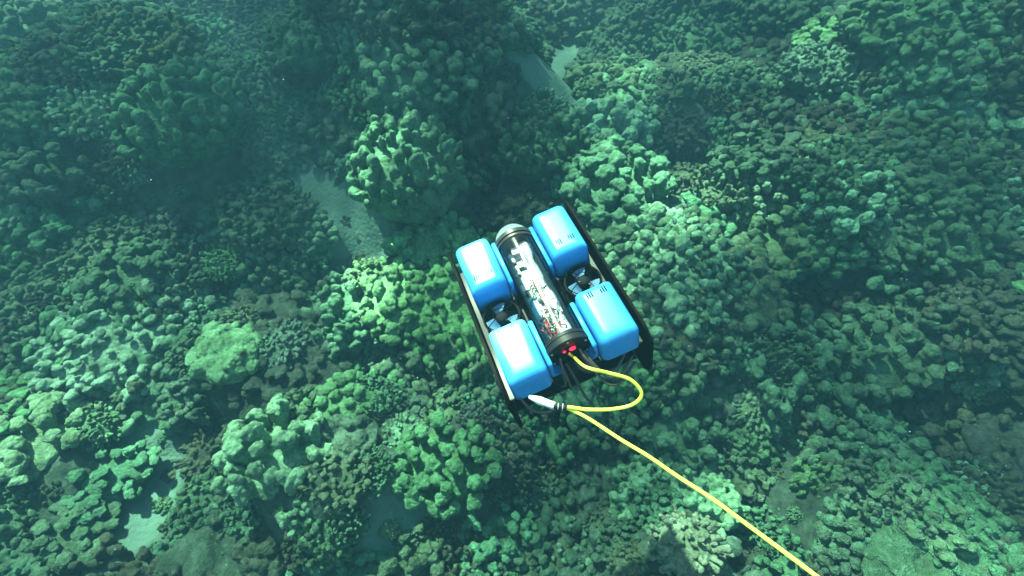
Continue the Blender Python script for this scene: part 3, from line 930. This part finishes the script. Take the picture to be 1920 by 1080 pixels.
# chassis plates
bm = bmesh.new()
rbox(bm, (-0.1725, -0.205, -0.108), (0.1725, 0.205, -0.100), 0.0015)
for y in (-0.045, 0.045):
    rbox(bm, (-0.1555, y - 0.004, -0.10), (-0.03, y + 0.004, -0.085), 0.001); rbox(bm, (0.03, y - 0.004, -0.10), (0.1555, y + 0.004, -0.085), 0.001)
bm_obj("centre_plate", bm, M_BLACK, robot, True, 30)
bm = bmesh.new()
rbox(bm, (-0.1725, -0.18, -0.245), (0.1725, 0.18, -0.238), 0.0015)
bm_obj("bottom_plate", bm, M_BLACK, robot, True, 30)
for side in (-1, 1):
    for y in (-0.02, 0.03):
        bm = bmesh.new()
        cyl(bm, (side * 0.062, y - 0.05, -0.098), (side * 0.062, y + 0.012, -0.090), 0.004, seg=10)
        bm_obj("cradle_rail", bm, M_EDGE, robot)

# electronics enclosure
TZ = -0.056
tube_o = None
bm = bmesh.new()
lathe(bm, (0, -0.160, TZ), (0, 1, 0), [(0, 0.0525), (0.338, 0.0525)], 56, False)
tube_o = bm_obj("enclosure_tube", bm, M_ACRYLIC, robot)
bm = bmesh.new()
lathe(bm, (0, 0.170, TZ), (0, 1, 0), [(0, 0.050), (0, 0.0555), (0.002, 0.057), (0.007, 0.057), (0.008, 0.054), (0.012, 0.054), (0.013, 0.0575), (0.024, 0.0575), (0.026, 0.056), (0.026, 0.049)], 56, True)
bm_obj("front_flange", bm, M_FLANGE, tube_o, True, 30)
bm = bmesh.new()
lathe(bm, (0, 0.196, TZ), (0, 1, 0), [(0, 0.0505)] + [(0.050 * math.sin(t), 0.0505 * math.cos(t)) for t in [k / 12 * math.pi / 2 for k in range(1, 12)]] + [(0.05, 0.001)], 56)
bm_obj("dome", bm, M_DOME, tube_o)
bm = bmesh.new()
lathe(bm, (0, -0.150, TZ), (0, -1, 0), [(-0.004, 0.050), (-0.004, 0.0552), (0.004, 0.0552), (0.005, 0.0535), (0.009, 0.0535), (0.010, 0.0575), (0.022, 0.0575), (0.0235, 0.056), (0.0235, 0.020), (0.0235, 0.001)], 56)
cap = bm_obj("end_cap", bm, M_BLACK, tube_o, True, 30)
for k in range(6):
    t = R(30 + 60 * k)
    bm = bmesh.new()
    lathe(bm, (0.049 * math.cos(t), -0.1735, TZ + 0.049 * math.sin(t)), (0, -1, 0), [(0, 0.0032), (0.002, 0.0032), (0.003, 0.002)], 12)
    bm_obj("bolt", bm, M_STEEL, cap)

# what can be seen through the clear tube
bm = bmesh.new()
rbox(bm, (-0.042, -0.145, TZ - 0.012), (0.042, 0.164, TZ - 0.008), 0.0005)
bm_obj("electronics_tray", bm, M_BOARD, robot, True, 30)
r = random.Random(3)
for k in range(20):
    bm = bmesh.new()
    x = r.uniform(-0.036, 0.0); y = r.uniform(-0.13, 0.14); w = r.uniform(0.003, 0.009); l = r.uniform(0.004, 0.016); h = r.uniform(0.004, 0.014)
    rbox(bm, (x - w, y - l, TZ - 0.008), (x + w, y + l, TZ - 0.008 + h), 0.0008)
    bm_obj("circuit_component", bm, (M_BLACK, M_BOARD, M_BOARD, M_SILVER)[k % 4], robot, True, 30)
bm = bmesh.new()
# crumpled foil sleeve over the wiring loom
seg = 46
rings = []
for i in range(seg + 1):
    t = i / seg; y = 0.163 - 0.298 * t
    wd = 0.0125 + 0.003 * math.sin(t * 21) + r.uniform(-0.001, 0.001)
    cx = 0.014 + 0.003 * math.sin(t * 9 + 1)
    cz = TZ + 0.020 + 0.004 * math.sin(t * 13)
    rings.append([(cx + wd * math.cos(a) * (1 + 0.05 * r.gauss(0, 1)), y + 0.001 * r.gauss(0, 1), cz + 0.010 * math.sin(a) * (1 + 0.06 * r.gauss(0, 1))) for a in [2 * math.pi * k / 14 for k in range(14)]])
loft(bm, rings)
bm_obj("foil_sleeve", bm, M_SILVER, robot, True)
def wire(mat, pts, rad=0.0013, parent=robot, name="wire"):
    bm = bmesh.new(); tube(bm, pts, rad, 7, 6); return bm_obj(name, bm, mat, parent)
for mat, n0 in ((M_RED, 8), (M_WHITE, 8), (M_BLACK, 10)):
    for k in range(n0):
        y0 = r.uniform(-0.11, 0.05); x0 = r.uniform(-0.03, 0.015)
        P = []
        for j in range(5):
            P.append((x0 + r.uniform(-0.013, 0.013), y0 - 0.012 * j + r.uniform(-0.006, 0.006), TZ + 0.012 + 0.022 * math.sin(0.3 + j * 0.65) + r.uniform(-0.004, 0.006)))
        wire(mat, P, r.uniform(0.0009, 0.0016))
for k in range(7):
    bm = bmesh.new()
    x = r.uniform(-0.03, 0.028); y = r.uniform(-0.12, 0.02); z = TZ + r.uniform(0.01, 0.034)
    rbox(bm, (x - 0.004, y - 0.007, z - 0.003), (x + 0.004, y + 0.007, z + 0.003), 0.0006)
    bm_obj("connector", bm, M_WHITE, robot, True, 30)
bm = bmesh.new()
rbox(bm, (-0.038, -0.075, TZ + 0.000), (-0.012, -0.005, TZ + 0.022), 0.002)
bm_obj("camera_module", bm, plain("blue_module", (0.06, 0.30, 0.42), 0.4, noise=0.4, nscale=80), robot, True, 30)

bm = bmesh.new()
rbox(bm, (-0.030, 0.128, TZ - 0.006), (0.034, 0.160, TZ + 0.006), 0.002); rbox(bm, (-0.020, 0.138, TZ + 0.004), (0.0, 0.160, TZ + 0.024), 0.002)
bm_obj("camera_mount", bm, M_SILVER, robot, True, 30)
# battery tube below
bm = bmesh.new()
lathe(bm, (0, -0.150, -0.165), (0, 1, 0), [(0, 0.040), (0.002, 0.044), (0.018, 0.044), (0.02, 0.041), (0.27, 0.041), (0.272, 0.044), (0.30, 0.044), (0.302, 0.04)], 40)
bm_obj("battery_tube", bm, M_BLACK, robot, True, 30)

# thrusters
def thruster(c, axis, guard=True):
    c = Vector(c); ax = Vector(axis).normalized()
    u = ax.orthogonal().normalized()
    if abs(ax.z) > 0.9: u = Vector((1, 0, 0))
    v = ax.cross(u)
    bm = bmesh.new()
    lathe(bm, c, ax, [(-0.034, 0.043), (-0.034, 0.0475), (0.0, 0.0465), (0.006, 0.0485), (0.010, 0.0485), (0.010, 0.0455), (0.0, 0.0435), (-0.034, 0.043)], 44, False)
    th = bm_obj("thruster", bm, M_MATT, robot, True, 30)
    bm = bmesh.new()
    torus(bm, c + ax * 0.016, ax, 0.044, 0.0012)
    for k in range(4):
        t = R(25 + 90 * k); d = u * math.cos(t) + v * math.sin(t)
        tube(bm, [c + ax * 0.016 + d * 0.044, c + ax * 0.019 + d * 0.032, c + ax * 0.021 + d * 0.019], 0.0012, 8, 4)
        cyl(bm, c + ax * 0.006 + d * 0.0455, c + ax * 0.016 + d * 0.044, 0.0013, seg=8)
    torus(bm, c + ax * 0.021, ax, 0.0185, 0.0012, 32)
    bm_obj("guard", bm, M_EDGE, th)
    bm = bmesh.new()
    lathe(bm, c, ax, [(-0.03, 0.014), (-0.01, 0.0165), (0.004, 0.017), (0.010, 0.0155), (0.014, 0.010), (0.0155, 0.002)], 32)
    bm_obj("motor", bm, M_MATT, th, True, 40)
    bm = bmesh.new()
    for k in range(3):
        t0 = R(205 + 120 * k)
        rows = []
        for i in range(7):
            s = i / 6; rr = 0.017 + 0.0245 * s; half = R(30 - 4 * s)
            row = []
            for j in range(6):
                q = j / 5 * 2 - 1
                t = t0 + half * q
                row.append(c + (u * math.cos(t) + v * math.sin(t)) * rr + ax * (0.004 - 0.009 * q * (1 - 0.45 * s)))
            rows.append(row)
        g = [[bm.verts.new(p) for p in row] for row in rows]
        for a, b in zip(g, g[1:]):
            for j in range(5): bm.faces.new((a[j], a[j + 1], b[j + 1], b[j]))
    bmesh.ops.solidify(bm, geom=bm.faces[:], thickness=0.0012)
    bm_obj("propeller", bm, M_BLUEP, th, True, 40)
thruster((-0.113, -0.006, -0.070), (0, 0, 1)); thruster((0.113, -0.006, -0.070), (0, 0, 1))
for sx in (-1, 1):
    for sy in (-1, 1):
        thruster((sx * 0.095, sy * 0.135, -0.170), (sx * 0.7071, sy * 0.7071, 0))

# penetrators, red light and black motor cables at the end cap
PEN = [(-0.028, 0.012), (-0.030, -0.010), (-0.018, -0.026), (0.022, -0.022), (0.032, -0.004), (0.022, 0.014), (0.004, -0.030)]
YC = -0.1735
for x, z in PEN:
    bm = bmesh.new()
    lathe(bm, (x, YC, TZ + z), (0, -1, 0), [(0, 0.0075), (0.004, 0.0075), (0.0045, 0.006), (0.010, 0.0055), (0.011, 0.003)], 6)
    bm_obj("penetrator", bm, M_EDGE, cap, False)
bm = bmesh.new()
lathe(bm, (0.002, YC, TZ + 0.012), (0, -1, 0), [(0, 0.016), (0.001, 0.016), (0.0016, 0.012)], 32)
bm_obj("window", bm, M_SLOT, cap)
bm = bmesh.new()
rbox(bm, (0.000, YC - 0.006, TZ + 0.012), (0.015, YC - 0.0005, TZ + 0.024), 0.002)
bm_obj("indicator_light", bm, M_LED, cap, True, 30)
bm = bmesh.new()
rbox(bm, (-0.016, YC - 0.004, TZ + 0.013), (-0.009, YC - 0.0005, TZ + 0.018), 0.001)
bm_obj("indicator_light", bm, M_LED, cap, True, 30)
CABLES = [
    (PEN[0], [(-0.034, -0.21, -0.075), (-0.040, -0.215, -0.13), (-0.06, -0.16, -0.19)]),
    (PEN[1], [(-0.030, -0.215, -0.085), (-0.028, -0.225, -0.14), (-0.03, -0.18, -0.20)]),
    (PEN[2], [(-0.012, -0.215, -0.105), (-0.004, -0.240, -0.17), (0.012, -0.252, -0.24)]),
    (PEN[3], [(0.030, -0.215, -0.080), (0.050, -0.262, -0.105), (0.085, -0.268, -0.115), (0.135, -0.235, -0.12)]),
    (PEN[4], [(0.036, -0.215, -0.065), (0.056, -0.252, -0.090), (0.090, -0.256, -0.102), (0.138, -0.222, -0.106)]),
    (PEN[5], [(0.026, -0.21, -0.050), (0.046, -0.242, -0.078), (0.082, -0.244, -0.092), (0.130, -0.205, -0.098)]),
    (PEN[6], [(0.010, -0.206, -0.096), (0.030, -0.215, -0.115), (0.036, -0.200, -0.10), (0.028, -0.19, -0.085)]),
]
for (x, z), pts in CABLES:
    wire(M_RUBBER, [(x, YC - 0.008, TZ + z)] + pts, 0.0037, robot, "motor_cable")
# black loop hanging behind the left rear cover
wire(M_RUBBER, [(-0.150, -0.215, -0.075), (-0.135, -0.245, -0.105), (-0.105, -0.262, -0.115), (-0.075, -0.262, -0.108)], 0.0035, robot, "lanyard")

# ------------------------------------------------------------------ the tether: a thing of its own, plugged into the robot
tether = bpy.data.objects.new("tether", None); scene.collection.objects.link(tether)
tether.location = pt(1062, 764, 0.98)
tag(tether, "bright yellow tether cable looping from the robot and running to the bottom edge", "tether cable")
bpy.context.view_layer.update()
def tth(name, bm, mat, **k):
    bmesh.ops.translate(bm, verts=bm.verts, vec=-tether.location)
    return bm_obj(name, bm, mat, tether, **k)
start = body(-0.004, YC - 0.004, TZ + 0.004)
TR = 0.0034
loop = [start, body(0.003, YC - 0.018, TZ + 0.002), pt(1098, 688, 0.955), pt(1140, 699, 0.95), pt(1182, 712, 0.95), pt(1203, 738, 0.955), pt(1187, 758, 0.96), pt(1150, 767, 0.965), pt(1105, 768, 0.97), pt(1064, 763, 0.975)]
bm = bmesh.new(); tube(bm, loop, TR, 12, 10)
tth("loop", bm, M_YELLOW)
main = [pt(1060, 764, 0.985), pt(1100, 783, 0.965), pt(1165, 825, 0.93), pt(1215, 855, 0.905), pt(1270, 893, 0.88), pt(1335, 935, 0.845), pt(1400, 983, 0.81), pt(1530, 1080, 0.74), pt(1640, 1170, 0.68), pt(1800, 1320, 0.60)]
bm = bmesh.new(); tube(bm, main, TR, 12, 12)
tth("cable", bm, M_YELLOW)
# metal thimble and tape that take the pull
bm = bmesh.new()
a, b = pt(1003, 748, 0.99), pt(1042, 762, 0.98)
ax = (b - a).normalized(); up = (Vector((0, 0, CAM_H)) - a).normalized(); sdv = ax.cross(up).normalized(); up = sdv.cross(ax)
rings = []
for s, w, h in ((-0.30, 0.004, 0.003), (0.0, 0.0072, 0.0052), (0.25, 0.0092, 0.0056), (0.55, 0.0082, 0.0050), (0.85, 0.0085, 0.007), (1.0, 0.0070, 0.006)):
    c = a.lerp(b, s)
    rings.append([c + sdv * (w * math.cos(t)) + up * (h * math.sin(t)) for t in [2 * math.pi * k / 6 for k in range(6)]])
loft(bm, rings)
bmesh.ops.bevel(bm, geom=bm.edges[:], offset=0.0009, segments=2, affect='EDGES')
tth("thimble", bm, M_ALU, autosmooth=25)
bm = bmesh.new()
a, b = pt(1038, 761, 0.981), pt(1062, 764, 0.979)
tube(bm, [a, a.lerp(b, 0.5), b], 0.0066, 16, 4)
tth("strain_relief", bm, M_BLACK)
for s in (0.35, 0.70):
    bm = bmesh.new()
    torus(bm, a.lerp(b, s), b - a, 0.0060, 0.0011, 28, 8)
    tth("tape_band", bm, M_WHITE)

# ------------------------------------------------------------------ drifting particles
def build_particles():
    r = np.random.default_rng(5)
    n = 650
    v, f = ico(1)
    V, F = [], []
    k = 0
    while k < n:
        d = r.uniform(0.6, 5.5)
        p = ray(r.uniform(-150, 2070), r.uniform(-100, 1180)) * d
        z = p[2] + CAM_H
        V.append(v * r.uniform(0.0003, 0.0008) * d ** 0.4 + np.array([p[0], p[1], z])); F.append(f + k * len(v)); k += 1
    me = bpy.data.meshes.new("marine_snow")
    me.from_pydata(np.concatenate(V).tolist(), [], np.concatenate(F).tolist())
    o = link("marine_snow", me, plain("drifting_specks", (0.6, 0.62, 0.58), 0.8))
    tag(o, "tiny pale specks drifting in the water", "particles", kind="stuff")
build_particles()

# ------------------------------------------------------------------ the water itself
def build_haze():
    m = bpy.data.materials.new("sea_water"); m.use_nodes = True
    t = m.node_tree; t.nodes.clear()
    pv = t.nodes.new("ShaderNodeVolumePrincipled")
    pv.inputs["Color"].default_value = (0.029, 0.077, 0.112, 1)
    pv.inputs["Density"].default_value = 0.145
    pv.inputs["Anisotropy"].default_value = 0.1
    out = t.nodes.new("ShaderNodeOutputMaterial")
    t.links.new(pv.outputs[0], out.inputs["Volume"])
    bm = bmesh.new()
    rbox(bm, (-15, -6, -3.0), (15, 19, CAM_H + 0.35), 0)
    o = bm_obj("haze", bm, m, None, False)
    tag(o, "blue-green sea water filling the scene", "haze", kind="stuff")
build_haze()
